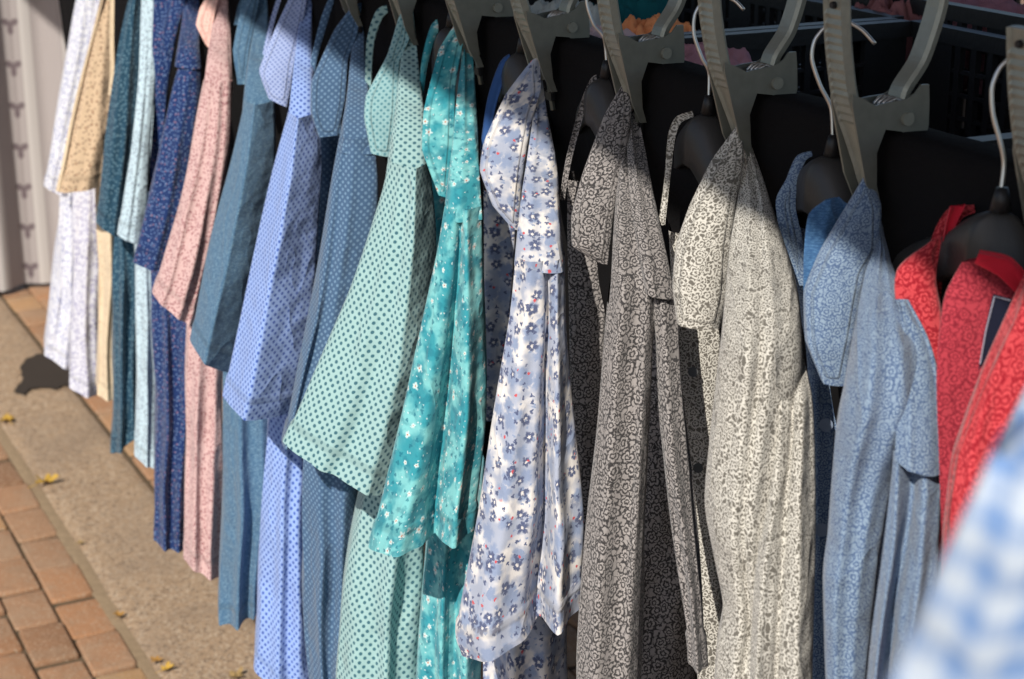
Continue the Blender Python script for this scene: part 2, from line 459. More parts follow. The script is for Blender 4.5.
for y0, y1 in zip(joints, joints[1:]):
    nx, ny = 12, max(4, int((y1 - y0) / .05)); grid = []
    for i in range(ny + 1):
        row = []
        for j in range(nx + 1):
            x = KX + .004 + (IX - KX - .008) * j / nx; y = y0 + .0012 + (y1 - y0 - .0024) * i / ny
            if j in (0, nx): x += noise.noise(Vector((x * 3, y * 22, 1))) * .004 * (1 if j == 0 else .5)
            if i in (0, ny): y += noise.noise(Vector((x * 20, y0 if i == 0 else y1, 0))) * .006 + math.sin((x - KX) * 14) * .006
            edge = j in (0, nx)
            row.append(bm.verts.new((x, y, .002 + noise.noise(Vector((x * 4, y * 4, 0))) * .002 - (.004 if edge else 0))))
        grid.append(row)
    for i in range(ny):
        for j in range(nx): bm.faces.new((grid[i][j], grid[i][j + 1], grid[i + 1][j + 1], grid[i + 1][j]))
    for row in (grid[0], grid[-1], [r[0] for r in grid], [r[-1] for r in grid]):
        low = [bm.verts.new((v.co.x, v.co.y, -.02)) for v in row]; row = [bm.verts.new(v.co) for v in row]
        for k in range(len(row) - 1): bm.faces.new((row[k], row[k + 1], low[k + 1], low[k]))
bmesh.ops.recalc_face_normals(bm, faces=bm.faces)
o = frombm('concrete_strip', bm, cn.m, smooth=True); o['kind'] = 'structure'

me = bpy.data.meshes.new('sand_joint'); vs_ = []; fs_ = []
for i in range(200):
    y = 1.2 + i * .035
    vs_ += [(KX - .017 + .004 * noise.noise(Vector((y * 14, 0, 0))), y, -.0022), (KX - .005, y, -.0008 + .0015 * noise.noise(Vector((y * 30, 2, 0)))), (KX + .008, y, -.0022)]
    if i: a_ = 3 * i; fs_ += [(a_ - 3, a_ - 2, a_ + 1, a_), (a_ - 2, a_ - 1, a_ + 2, a_ + 1)]
me.from_pydata(vs_, [], fs_); o = link('sand_joint', me, plain('pale_sand', (.40, .29, .18, 1), .95, .1, bumps=(300, .002), var=.5, vs=60)); o['kind'] = 'structure'

# jagged shadow on the strip, painted as a flat dark sheet
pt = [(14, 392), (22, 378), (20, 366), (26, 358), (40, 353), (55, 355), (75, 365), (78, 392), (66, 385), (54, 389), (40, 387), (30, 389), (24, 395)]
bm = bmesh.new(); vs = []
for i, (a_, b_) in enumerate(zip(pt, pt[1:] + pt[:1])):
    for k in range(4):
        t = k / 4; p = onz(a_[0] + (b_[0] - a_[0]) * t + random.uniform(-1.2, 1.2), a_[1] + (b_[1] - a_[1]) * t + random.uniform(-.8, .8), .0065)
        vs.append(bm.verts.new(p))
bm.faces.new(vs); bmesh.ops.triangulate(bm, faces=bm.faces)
o = frombm('painted_shadow', bm, plain('shadow_tone', (.045, .034, .026, 1), .8, .3, bumps=(150, .001))); o['kind'] = 'structure'

# ------------------------------------------------------------------ table, crates, cloth
black = plain('black_plastic', (.012, .012, .013, 1), .45, .4, bumps=(200, .0005))
blackcloth = NT('black_cloth', .95, .05); blackcloth.col((.010, .0095, .010, 1))
blackcloth.nor(blackcloth.bump(blackcloth.noise(blackcloth.uv(1, src='Object'), 22, 4), .006, .6, blackcloth.bump(blackcloth.noise(blackcloth.uv(1, src='Object'), 900, 2), .0005, .6)))
wood = plain('table_wood', (.16, .10, .06, 1), .7, .3, bumps=(40, .001))
Y0, Y1 = .3, 3.15
t = thing('market_table', (EX + .45, 1.7, 0), 'plain wooden stall table under the black crates', 'table')
bm = bmesh.new(); box(bm, (EX + .47, (Y0 + Y1) / 2, EZ - .30), (.86, Y1 - Y0, .03)); frombm('tabletop', bm, wood, t, bevel=.003, origin=t.location)
for x in (EX + .12, EX + .82):
    for y in (Y0 + .15, Y1 - .1):
        bm = bmesh.new(); box(bm, (x, y, (EZ - .32) / 2), (.05, .05, EZ - .32)); frombm('leg', bm, wood, t, bevel=.003, origin=t.location)
# black cloth over the street side of the crates
bm = bmesh.new(); rows = []
nY = 150
prof = [(.055, -.03), (.05, -.004), (.03, .0015), (.008, .002), (.001, -.002), (0, -.012), (0, -.04), (-.002, -.1), (-.003, -.16), (0, -.22), (.004, -.28), (.004, -.36), (.006, -.44), (.008, -.50)]
for i in range(nY + 1):
    y = Y0 + (Y1 - .02 - Y0) * i / nY; row = []
    for k, (dx, dz) in enumerate(prof):
        f = max(0, k - 4) / 9
        x = EX + dx + f * .012 * math.sin(y * 27 + math.sin(y * 9) * 2) + f * .006 * math.sin(y * 61)
        if k < 6: dz += .002 * noise.noise(Vector((y * 12, 0, 0)))
        row.append(bm.verts.new((x, y, EZ + dz)))
    rows.append(row)
for A, B in zip(rows, rows[1:]):
    for k in range(len(prof) - 1): bm.faces.new((A[k], A[k + 1], B[k + 1], B[k]))
o = frombm('table_cloth', bm, blackcloth.m, smooth=True)
tag(o, 'black cloth hung over the crates behind the row of shirts', 'cloth')

def crate(y0, y1, x0, x1, zt, h, label):
    r = thing('plastic_crate', ((x0 + x1) / 2, (y0 + y1) / 2, zt - h), label, 'crate', 'black plastic crates on the stall table')
    org = r.location
    bm = bmesh.new(); box(bm, ((x0 + x1) / 2, (y0 + y1) / 2, zt - h + .004), (x1 - x0, y1 - y0, .008)); frombm('base', bm, black, r, origin=org)
    def wall(ax, c, a0, a1):
        bm = bmesh.new(); L_ = a1 - a0
        def b(u0, u1, z0, z1, th=.006):
            cu = (u0 + u1) / 2
            if ax == 'x': box(bm, (c, cu, (z0 + z1) / 2), (th, u1 - u0, z1 - z0))
            else: box(bm, (cu, c, (z0 + z1) / 2), (u1 - u0, th, z1 - z0))
        zb = zt - h + .009
        b(a0, a1, zt - .014, zt, .014); b(a0, a1, zb, zb + .02, .008)
        b(a0, a1, zt - h * .55, zt - h * .55 + .012, .0075)
        n = int(L_ / .02)
        for i in range(n + 1):
            u = a0 + L_ * i / n; u = min(max(u, a0 + .004), a1 - .004)
            b(u - .0035, u + .0035, zb + .02, zt - .014)
        for zz in (zt - .035, zt - .055, zt - .075):
            b(a0, a1, zz - .003, zz, .005)
        for q in (.08, .5, .92):
            u = a0 + L_ * q; b(u - .02, u + .02, zb + .02, zt - .0145, .0068)
        frombm('side_wall', bm, black, r, origin=org)
    wall('x', x0 + .008, y0 + .008, y1 - .008); wall('x', x1 - .008, y0 + .008, y1 - .008)
    wall('y', y0 + .004, x0 + .016, x1 - .016); wall('y', y1 - .004, x0 + .016, x1 - .016)
zt = EZ - .004
ys = [.32, .84, 1.30, 1.84, 2.38]
for y, lb in zip(ys, ('empty black slotted crate nearest the camera, right of the red shirt clamp', 'black slotted crate behind the clamps of the blue grey shirt', 'black crate holding the orange and pink folded garments', 'black crate behind the clamp over the turquoise shirt', 'black crate at the far end of the stall table')):
    if y + .44 > .4: crate(y, y + (.45 if y < 1.2 else .52), EX + .012, EX + .36, zt, .26, lb)
for y, lb in zip((.62, 1.16, 1.70), ('black crate of the second row filled with mauve garments', 'black second row crate behind the pair of clamp handles', 'black second row crate farthest from the camera')):
    crate(y, y + .52, EX + .385, EX + .75, zt + .012, .24, lb)

# folded garments lying in the crates
def heap(px, py, hz, sx, sy, sz, rgb, label, rot=0, name='folded_garment'):
    c = onz(px, py, hz); bm = bmesh.new()
    bmesh.ops.create_grid(bm, x_segments=34, y_segments=34, size=1)
    sd = px * .37
    for v in bm.verts:
        x, y = v.co.x, v.co.y; e_ = max(abs(x), abs(y))
        z = sz * (1 - e_ ** 5) + sz * .5 * noise.noise(Vector((x * 2.2 + sd, y * 3.5, 0))) + sz * .22 * noise.noise(Vector((x * 6 + sd, y * 7, 4)))
        X = x * sx * (1 + .12 * noise.noise(Vector((x, y * 3, sd)))); Y = y * sy * (1 + .12 * noise.noise(Vector((x * 3, y, sd))))
        v.co = Vector((X * math.cos(rot) - Y * math.sin(rot), X * math.sin(rot) + Y * math.cos(rot), z - (sz * 1.2 if e_ > .97 else 0)))
    m_ = plain('garment_' + str(px), rgb, .95, .1, bumps=(60, .004), var=.3, vs=25)
    o = frombm(name, bm, m_, smooth=True); o.location = c - Vector((0, 0, sz))
    tag(o, label, 'garment', 'folded garments in the crates')
heap(603, 34, EZ - .006, .035, .05, .02, (235, 205, 205), 'pale pink folded garment left of the orange one, behind the edge of the black cloth')
heap(655, 22, EZ + .0, .034, .032, .028, (255, 165, 110), 'bright orange folded garment between two clamp handles', .3)
heap(700, 46, EZ - .01, .035, .05, .02, (190, 140, 150), 'small dusty pink folded garment right of the orange one')
heap(632, -2, EZ + .0, .035, .035, .025, (30, 95, 100), 'teal folded garment above the orange one')
heap(562, 4, EZ + .004, .03, .035, .02, (190, 195, 190), 'pale grey folded garment behind the clamp by the floral shirt')
heap(985, 150, EZ - .06, .03, .07, .012, (150, 145, 140), 'crumpled pale garment lying low in the nearest crate', .2)
heap(990, 2, EZ + .0, .07, .11, .03, (165, 115, 125), 'mauve crumpled garment on the second row crate at the top right')
heap(893, 4, EZ + .0, .035, .045, .03, (150, 100, 100), 'brown pink garment on the second row crate beside a clamp handle')

# ------------------------------------------------------------------ the stall's own awning: its edge shades the crates and the collar tops
AZ_ = 2.05; kk = (AZ_ - (EZ - .012)) / math.sin(SUN_EL)
AX = .612 - kk * math.cos(SUN_EL) * math.sin(SUN_AZ)
aw_m = NT('awning_canvas', .9, .1); aw_m.col((.20, .21, .20, 1)); aw_m.nor(aw_m.bump(aw_m.noise(aw_m.uv(1, src='Object'), 8, 3), .01, .5))
t = thing('stall_awning', (EX + .6, 2, AZ_), 'grey canvas awning over the stall, above the picture', 'awning')
bm = bmesh.new(); rows = []
for i in range(60):
    y = -1.2 + 5.6 * i / 59
    rows.append([bm.verts.new((AX + q * (EX + 1.5 - AX), y, AZ_ + .35 * q - .03 * math.sin(q * 3.1) + .006 * math.sin(y * 5))) for q in (0, .2, .4, .6, .8, 1)])
for A, B in zip(rows, rows[1:]):
    for k in range(5): bm.faces.new((A[k], A[k + 1], B[k + 1], B[k]))
frombm('canvas', bm, aw_m.m, t, smooth=True, origin=t.location)
bm = bmesh.new()
tube(bm, [(AX, -1.2, AZ_), (AX, 4.4, AZ_)], .012, 10)
frombm('edge_pole', bm, black, t, smooth=True, origin=t.location)

# ------------------------------------------------------------------ curtain at the end of the street
cn = NT('printed_curtain', .95, .1)
s_ = cn.n('ShaderNodeSeparateXYZ'); cn.l(cn.uv(1, src='UV'), s_.inputs[0])
u = cn.math('ABSOLUTE', cn.math('SUBTRACT', cn.math('PINGPONG', s_.outputs[0], .05), .05))
band = cn.step(u, .012, .015)
P = cn.uv(1, src='UV')
gx = cn.math('ABSOLUTE', cn.math('SUBTRACT', cn.math('MODULO', s_.outputs[0], .17), .085))
vv = cn.math('SUBTRACT', cn.math('FRACT', cn.math('DIVIDE', s_.outputs[1], .10)), .5)
r2 = cn.math('SQRT', cn.math('ADD', cn.math('POWER', gx, 2), cn.math('POWER', cn.math('MULTIPLY', vv, .092), 2)))
ang = cn.math('ARCTAN2', cn.math('MULTIPLY', vv, .092), cn.math('SUBTRACT', cn.math('MODULO', s_.outputs[0], .17), .085))
pet = cn.math('MULTIPLY', cn.math('ADD', cn.math('MULTIPLY', cn.math('SINE', cn.math('MULTIPLY', ang, 3)), .6), 1), .0125)
fl = cn.step(cn.math('SUBTRACT', r2, pet), 0, .004)
vine = cn.step(cn.math('ABSOLUTE', cn.math('SUBTRACT', gx, .002)), .001, .003)
base = cn.mix(band, (.36, .325, .315, 1), (.52, .49, .465, 1))
base = cn.mix(cn.math('MULTIPLY', vine, .4), base, (.2, .17, .17, 1))
cn.col(cn.mix(cn.math('MULTIPLY', fl, .85), base, (.12, .09, .10, 1)))
cp = onz(20, 291); AW = Vector((math.sin(PSI - .27), math.cos(PSI - .27), 0)); AR = Vector((AW.y, -AW.x, 0))
nU, nV = 160, 20; verts = []; uvs = []; faces = []
for i in range(nU + 1):
    s = -.75 + 2.1 * i / nU
    for j in range(nV + 1):
        z = .012 + 2.1 * j / nV
        off = (.022 * math.sin(s * 31) + .012 * math.sin(s * 67 + 1)) * (1.1 - .3 * j / nV)
        q = cp + AR * s + AW * off; verts.append((q.x, q.y, z)); uvs.append((s * 1.05 + 4.9835, z))
for i in range(nU):
    for j in range(nV):
        a = i * (nV + 1) + j; faces.append((a, a + nV + 1, a + nV + 2, a + 1))
me = bpy.data.meshes.new('curtain'); me.from_pydata(verts, [], faces); ul = me.uv_layers.new()
for l in me.loops: ul.data[l.index].uv = uvs[l.vertex_index]
o = link('curtain', me, cn.m); tag(o, 'greyish white curtain printed with columns of dark flowers, left background', 'curtain')

# ------------------------------------------------------------------ clamps
steel = plain('dull_clamp_metal', (.31, .32, .27, 1), .42, .5, metal=.35, bumps=(180, .0006), var=.35, vs=120)
steel2 = plain('clamp_jaw_metal', (.24, .25, .215, 1), .4, .5, metal=.4, var=.4, vs=90)
wire = plain('hook_wire', (.62, .60, .56, 1), .3, .5, metal=.8, var=.3)
def strip(bm, P, wd, th, ribs=None):
    """channel section following P (x,z) with width wd along y"""
    k = len(P); R_ = []
    for i, (x, z) in enumerate(P):
        a = Vector(P[max(0, i - 1)]); b = Vector(P[min(k - 1, i + 1)]); d = (b - a).normalized(); nn = Vector((-d.y, d.x))
        if ribs: nn = -nn
        w_ = wd[i] if isinstance(wd, (list, tuple)) else wd
        rib = 0
        if ribs and ribs[0] <= i <= ribs[1] and i % 2: rib = .0011
        sec = [(-w_ / 2, -.3 * th), (-w_ / 2 + .0015, th + .0006), (-w_ / 2 + .003, th * .55 + rib), (w_ / 2 - .003, th * .55 + rib), (w_ / 2 - .0015, th + .0006), (w_ / 2, -.3 * th), (w_ / 2 - .002, -th), (-w_ / 2 + .002, -th)]
        R_.append([bm.verts.new((x + nn.x * t_, y_, z + nn.y * t_)) for y_, t_ in sec])
    for A, B in zip(R_, R_[1:]):
        for j in range(8): bm.faces.new((A[j], A[(j + 1) % 8], B[(j + 1) % 8], B[j]))
    bm.faces.new(R_[0]); bm.faces.new(list(reversed(R_[-1])))
    bmesh.ops.recalc_face_normals(bm, faces=bm.faces)
def disc(bm, c, r, h, seg=20):
    v = []
    for s_, rr in ((-.5, r), (.35, r), (.5, r * .8)):
        v.append([bm.verts.new((c[0] + rr * math.cos(2 * math.pi * k / seg), c[1] + s_ * h, c[2] + rr * math.sin(2 * math.pi * k / seg))) for k in range(seg)])
    for A, B in zip(v, v[1:]):
        for k in range(seg): bm.faces.new((A[k], A[(k + 1) % seg], B[(k + 1) % seg], B[k]))
    bm.faces.new(v[0]); bm.faces.new(v[-1]); bmesh.ops.recalc_face_normals(bm, faces=bm.faces)
def clampline(pts, n): return [cr(pts, i / n)[:2] for i in range(n + 1)]
hf = clampline([(-.040, .082), (-.036, .052), (-.029, .022), (-.020, .000), (-.012, -.020), (-.0065, -.036)], 46)[::-1][::-1]
hb = clampline([(.036, .100), (.033, .070), (.024, .040), (.012, .022), (.010, .008), (.016, -.006), (.019, -.028)], 46)
def make_clamp(label):
    r = thing('spring_clamp', (0, 0, 0), label, 'clamp', 'large metal spring clamps gripping the black cloth')
    bm = bmesh.new(); strip(bm, hf, [.021 if i < 30 else .021 - (i - 30) * .0007 for i in range(47)], .0034, (5, 30)); h1 = frombm('handle', bm, steel, r)
    bm = bmesh.new(); disc(bm, (-.0395, 0, .074), .0022, .0085, 12); bmesh.ops.rotate(bm, verts=bm.verts, cent=(-.0395, 0, .074), matrix=__import__('mathutils').Matrix.Rotation(math.radians(90), 3, 'Z')); frombm('hole', bm, black, h1)
    bm = bmesh.new(); strip(bm, [(x, z) for x, z in hb][::-1], .016, .003, (16, 40)); frombm('handle', bm, steel, r)
    # cheek plates and bolt
    bm = bmesh.new()
    for y in (-.0105, .0105):
        pl = [(-.031, .022), (-.024, .020), (-.014, .015), (-.004, .0165), (.008, .0175), (.015, .021), (.019, .026), (.0245, .026), (.026, .015), (.027, .001), (.025, -.012), (.018, -.009), (.008, -.002), (-.005, .000), (-.010, -.014), (-.008, -.034), (-.004, -.045), (-.009, -.045), (-.017, -.030), (-.025, -.004), (-.031, .016)]
        fr = [bm.verts.new((x, y - .0008, z)) for x, z in pl]; bk = [bm.verts.new((x, y + .0008, z)) for x, z in pl]
        bm.faces.new(fr); bm.faces.new(list(reversed(bk)))
        for k in range(len(pl)): bm.faces.new((fr[k], bk[k], bk[(k + 1) % len(pl)], fr[(k + 1) % len(pl)]))
    bmesh.ops.recalc_face_normals(bm, faces=bm.faces)
    frombm('cheek_plate', bm, steel2, r)
    bm = bmesh.new(); disc(bm, (.010, 0, .006), .0042, .027); frombm('bolt', bm, steel, r, smooth=False)
    bm = bmesh.new(); tube(bm, [(.004 + .0068 * math.cos(a * .8), -.008 + a * .0005, .011 + .0068 * math.sin(a * .8)) for a in range(32)], .0011, 6); frombm('spring', bm, wire, r, smooth=True)
    # front jaw prong and its pad
    bm = bmesh.new(); strip(bm, clampline([(-.019, .006), (-.012, -.012), (-.007, -.034), (-.004, -.052), (-.0025, -.062)], 12), .0045, .0018); frombm('jaw', bm, steel2, r)
    bm = bmesh.new(); box(bm, (-.0045, 0, -.050), (.004, .012, .008)); frombm('jaw_pad', bm, black, r, bevel=.001)
    return r
def copytree(o, parent=None):
    c = o.copy(); C.objects.link(c); c.parent = parent
    for ch in o.children: copytree(ch, c)
    return c
tips = [(1066, 'spring clamp cut by the right edge of the picture, above the red shirt'), (878, 'spring clamp with both handles in view above the blue grey shirt'), (752, 'spring clamp above the grey beige scroll print shirt'),
        (644, 'spring clamp in front of the orange garment, above the grey and black shirt'), (553, 'spring clamp above the white shirt with blue flowers'), (481, 'spring clamp above the turquoise shirt'),
        (417, 'spring clamp whose jaw alone shows above the mint dotted shirt'), (361, 'spring clamp whose jaw tip shows above the steel blue shirt')]
clampY = []
c0 = None
for i, (tx, lb) in enumerate(tips):
    # where the edge of the cloth is below that jaw
    ty = 17 + (tx - 480) * .286
    y = onx(tx, ty, EX).y - .004
    if i == 0: c0 = make_clamp(lb); c = c0
    else: c = copytree(c0); c['label'] = lb
    c.location = (EX - .001, y, EZ + .004); c.rotation_euler = (0, random.uniform(-.04, .04), random.uniform(-.06, .06) - .03)
    clampY.append(y)

# ------------------------------------------------------------------ hangers
hang = plain('grey_hanger_plastic', (.04, .037, .035, 1), .45, .4, bumps=(90, .0006), var=.3, vs=40)
UD = lambda a: Vector((math.sin(a), math.cos(a), 0))
def hanger(D, hook, top, label, az=23, near_len=.07, near_sh=.012):
    """hook = pixels of the wire from the clamp hole to the neck; top = pixel where it meets the arms"""
    c = U(*top, D)
    r = thing('shirt_hanger', c, label, 'hanger', 'grey plastic hangers in the shirts')
    d0 = D - .015
    pts = [U(x, y, d0 + (D - d0) * i / (len(hook) - 1)) - c for i, (x, y) in enumerate(hook)]
    bm = bmesh.new(); tube(bm, smoothpts([tuple(p) for p in pts], 40), .0013, 8); frombm('hook', bm, wire, r, smooth=True)
    bm = bmesh.new(); tube(bm, [(0, 0, .009), (0, 0, .004), (0, 0, -.004)], [.0032, .0045, .006], 12); frombm('collar_ring', bm, black, r, smooth=True)
    a = UD(math.radians(az)); b = Vector((a.y, -a.x, 0))       # along the arms, across
    bm = bmesh.new(); R_ = []; K = 60
    for i in range(K + 1):
        s = -1 + 2 * i / K; q = abs(s)
        drop = .004 + .060 * q ** 1.35 + .018 * max(0, .25 - q) * 0 + .012 * (1 - math.cos(min(q * 8, math.pi))) / 2
        near = s < 0
        hw = .0165 + (.008 * q if not near else -.007 * min(1, q * 1.6)); dp = .036 - .014 * q - (.010 * q if near else 0)
        ln_ = near_len if near else .18; sh = near_sh * min(1, q * 2) if near else 0
        if q > .94: hw *= (1 - (q - .94) / .06 * .5)
        row = []
        # half pipe section, open below
        for k in range(17):
            th = math.pi * k / 16
            row.append(a * (s * ln_) + b * (math.cos(th) * hw + sh) + Vector((0, 0, -drop - dp * (1 - math.sin(th) ** .45))))
        for k in range(16, -1, -1):
            th = math.pi * k / 16
            row.append(a * (s * ln_) + b * (math.cos(th) * (hw - .0025) + sh) + Vector((0, 0, -drop - .0025 - dp * (1 - math.sin(th) ** .45))))
        R_.append([bm.verts.new(v) for v in row])
    n_ = len(R_[0])
    for A, B in zip(R_, R_[1:]):
        for j in range(n_): bm.faces.new((A[j], B[j], B[(j + 1) % n_], A[(j + 1) % n_]))
    bm.faces.new(R_[0]); bm.faces.new(R_[-1])
    bmesh.ops.recalc_face_normals(bm, faces=bm.faces)
    frombm('shoulder_arms', bm, hang, r, smooth=True)
    return r
DD = lambda hx: 1432 / (hx + 423)
hanger(DD(1000) - .04, [(1040, 78), (1028, 55), (1014, 56), (1000, 68), (992, 88), (993, 115), (1001, 145), (1004, 165), (1001, 192)], (1001, 204), 'hanger in the red shirt at the right edge', near_len=.03, near_sh=.01)
hanger(DD(833), [(875, 44), (862, 30), (845, 21), (828, 25), (815, 40), (812, 60), (820, 85), (831, 108), (833, 140)], (833, 149), 'grey hanger inside the collar of the blue grey shirt')
hanger(DD(709), [(744, 10), (735, 1), (718, -6), (704, 0), (695, 15), (694, 35), (702, 58), (709, 72), (709, 100)], (709, 108), 'dark hanger by the open collar of the grey beige shirt')
hanger(DD(607), [(640, -16), (620, -30), (600, -28), (588, -12), (587, 5), (594, 25), (604, 38), (607, 65)], (607, 72), 'dark hanger by the collar of the grey and black shirt')
hanger(DD(523), [(545, -40), (530, -46), (514, -40), (508, -22), (513, -5), (521, 12), (523, 40)], (523, 47), 'dark hanger in the white shirt with blue flowers')
hanger(DD(452), [(470, -56), (458, -60), (444, -54), (438, -38), (444, -18), (451, -4), (452, 16)], (452, 22), 'dark hanger in the turquoise shirt')

# ------------------------------------------------------------------ shirts
ZH = H - 1.0
def shirt(name, D, label, mat, parts, group='short sleeved shirts hanging in the row'):
    top = parts[0]
    c = U(top['L'][0][0], top['L'][0][1], D)
    r = thing('shirt', (c.x, c.y, c.z), label, 'shirt', group)
    for p in parts:
        p = dict(p); nm = p.pop('n'); L, R_ = p.pop('L'), p.pop('R'); dep = p.pop('dep'); mt = p.pop('mat', mat)
        loft(nm, L, R_, D, dep, mt, r, origin=r.location, **p)
    return r
def leaf(L, R, dep=None, **k):
    k.setdefault('bulge', .008); k.setdefault('thick', .004); k.setdefault('wr', .0014); k.setdefault('ten', .35)
    return dict(n='collar', L=L, R=R, dep=dep or [(0, -.045), (1, -.075)], **k)
def far(L, R, dep=.03, **k):
    k.setdefault('bulge', .004); k.setdefault('thick', .004); k.setdefault('wr', .001)
    return dict(n='collar', L=L, R=R, dep=dep, **k)
def yoke(L, R, dep=None, **k):
    k.setdefault('bulge', .022); k.setdefault('thick', .03); k.setdefault('fg', (.9, -.65))
    return dict(n='yoke', L=L, R=R, dep=dep or [(0, -.03), (1, -.15)], **k)
def sleeve(L, R, dep=None, **k):
    k.setdefault('bulge', .022); k.setdefault('thick', .025); k.setdefault('hem', 1)
    return dict(n='sleeve', L=L, R=R, dep=dep or [(0, -.14), (1, -.19)], **k)
def body(L, R, dep=-.10, **k):
    k.setdefault('bulge', .025); k.setdefault('thick', .16); k.setdefault('hem', 1); k.setdefault('wr', .006)
    return dict(n='body', L=L, R=R, dep=dep, **k)

# -- far end, left to right
m_white = fabric('white_violet_print', 'ditsy', (204, 204, 208), (118, 124, 164), (174, 178, 200), sc_=.9)
shirt('w', DD(59), 'white shirt with faint violet print, last one at the far left end of the row', m_white, [
    sleeve([(80, -12), (75, 5), (62, 80), (50, 150), (44, 184)], [(100, -12), (98, 40), (90, 80), (78, 130), (66, 196)], folds=[(.35, .3, .12, .006), (.7, .75, .1, .005)]),
    body([(60, 150), (60, 200), (54, 275), (45, 352)], [(88, 150), (84, 200), (84, 290), (77, 368)], folds=[(.55, .55, .12, .012), (.15, .1, .1, .006)])])
m_white2 = fabric('white_lilac_print', 'ditsy', (198, 198, 204), (118, 114, 156), (168, 168, 194), sc_=.9)
shirt('w', DD(79), 'white shirt with lilac print, between the last white shirt and the beige one', m_white2, [
    sleeve([(96, -12), (88, 40), (80, 80), (72, 120), (66, 170)], [(108, -12), (104, 50), (98, 90), (92, 130), (88, 175)], dep=[(0, -.1), (1, -.13)]),
    body([(72, 150), (73, 200), (72, 290), (70, 385)], [(102, 150), (100, 200), (100, 300), (99, 393)], folds=[(.5, .5, .13, .01)])])
m_beige = fabric('beige_small_print', 'specks', (198, 172, 142), (88, 66, 54), (120, 84, 60), sc_=.8)
m_cream = fabric('cream_cotton', 'specks', (214, 194, 164), (196, 174, 144), (170, 140, 112))
shirt('b', DD(102), 'beige shirt with small brown print and cream lining showing at its edges', m_beige, [
    sleeve([(104, -12), (94, 30), (81, 80), (70, 130), (57, 190)], [(114, -12), (113, 60), (110, 120), (100, 186)], tent=.5, peak=.2, folds=[(.6, .65, .14, .005)]),
    dict(n='piping', L=[(103, -12), (93, 30), (80, 80), (69, 130), (56, 190)], R=[(105, -12), (96, 30), (83, 80), (72, 130), (60, 193)], dep=[(0, -.15), (1, -.205)], mat=m_cream, bulge=.004, thick=.004),
    dict(n='piping', L=[(110, -12), (110, 30), (111, 70), (109, 95)], R=[(114, -12), (114, 30), (114, 70), (111, 95)], dep=[(0, -.17), (1, -.2)], mat=m_cream, bulge=.004, thick=.004),
    body([(96, 160), (97, 230), (98, 310), (97, 394)], [(122, 160), (119, 230), (118, 310), (117, 398)], mat=m_cream, folds=[(.6, .4, .16, .014)])])
m_teal = fabric('dark_teal_speckled', 'specks', (34, 68, 88), (110, 142, 155), (75, 108, 125))
shirt('t', DD(126), 'dark teal speckled shirt between the beige and the pale blue ones', m_teal, [
    sleeve([(132, -12), (124, 20), (113, 80), (105, 140), (97, 222)], [(140, -12), (141, 30), (141, 100), (136, 160), (124, 240)], tent=.6, peak=.25, folds=[(.55, .6, .1, .006)]),
    body([(112, 200), (113, 290), (113, 370), (112, 452)], [(140, 200), (139, 290), (138, 370), (136, 430)], folds=[(.35, .3, .1, .014), (.8, .8, .1, .008)])])
m_pale = fabric('pale_blue_print', 'ditsy', (182, 202, 210), (110, 125, 140), (150, 172, 190))
shirt('p', DD(153), 'pale grey blue shirt with small print between the teal and the navy ones', m_pale, [
    sleeve([(142, -12), (141, 20), (139, 70), (132, 140), (119, 234)], [(160, -12), (158, 40), (154, 100), (150, 160), (142, 244)], tent=.4, peak=.6, folds=[(.3, .3, .12, .006)]),
    body([(136, 210), (137, 290), (137, 380), (136, 455)], [(162, 210), (160, 290), (159, 380), (158, 466)], folds=[(.4, .45, .13, .012)])])
m_navy = fabric('navy_speckled', 'specks', (24, 48, 96), (112, 136, 172), (140, 108, 124), sc_=1.2)
shirt('n', DD(183), 'navy blue shirt with white and pink specks, left of the pink one', m_navy, [
    leaf([(172, -12), (162, 20), (159, 40), (163, 58)], [(190, -12), (184, 10), (178, 30), (170, 60)]),
    yoke([(184, -12), (183, 5), (179, 35), (175, 66)], [(198, -12), (199, 20), (199, 45), (201, 68)], thick=.02),
    sleeve([(180, 60), (171, 92), (157, 160), (135, 262)], [(200, 60), (199, 110), (188, 190), (166, 270)], dep=[(0, -.15), (1, -.19)], tent=.3, peak=.4, folds=[(.5, .5, .1, .006)]),
    dict(n='front', L=[(154, -12), (152, 40), (150, 110), (150, 200)], R=[(178, -12), (177, 30), (168, 90), (160, 200)], dep=-.03, bulge=.01, thick=.03),
    body([(151, 230), (153, 320), (155, 430), (157, 540)], [(194, 240), (194, 320), (193, 430), (187, 546)], folds=[(.3, .3, .1, .016), (.7, .75, .12, .012)])])
m_pink = fabric('pink_ditsy', 'ditsy', (196, 166, 162), (128, 72, 80), (168, 122, 122), sc_=1.25)
shirt('k', DD(216), 'dusty pink shirt with dense red brown flowers', m_pink, [
    leaf([(212, -12), (200, 8), (196, 25), (206, 45)], [(222, -12), (216, 10), (213, 28), (209, 48)], mat=fabric('pink_collar', 'ditsy', (226, 185, 172), (205, 150, 140), (215, 165, 155))),
    yoke([(215, -12), (214, 15), (209, 45), (203, 90)], [(228, -12), (230, 20), (231, 55), (233, 92)]),
    sleeve([(204, 80), (194, 130), (178, 210), (154, 292)], [(232, 80), (230, 140), (216, 230), (192, 324)], dep=[(0, -.15), (1, -.19)], folds=[(.25, .2, .08, .007), (.6, .62, .1, .009), (.85, .9, .07, .005)]),
    body([(188, 280), (187, 370), (185, 460), (183, 552)], [(226, 290), (224, 370), (223, 470), (222, 574)], folds=[(.3, .3, .12, .014), (.75, .7, .1, .01)])])
m_denim = fabric('denim_blue_melange', 'melange', (76, 108, 132), (110, 140, 158), (56, 88, 118), sc_=.7)
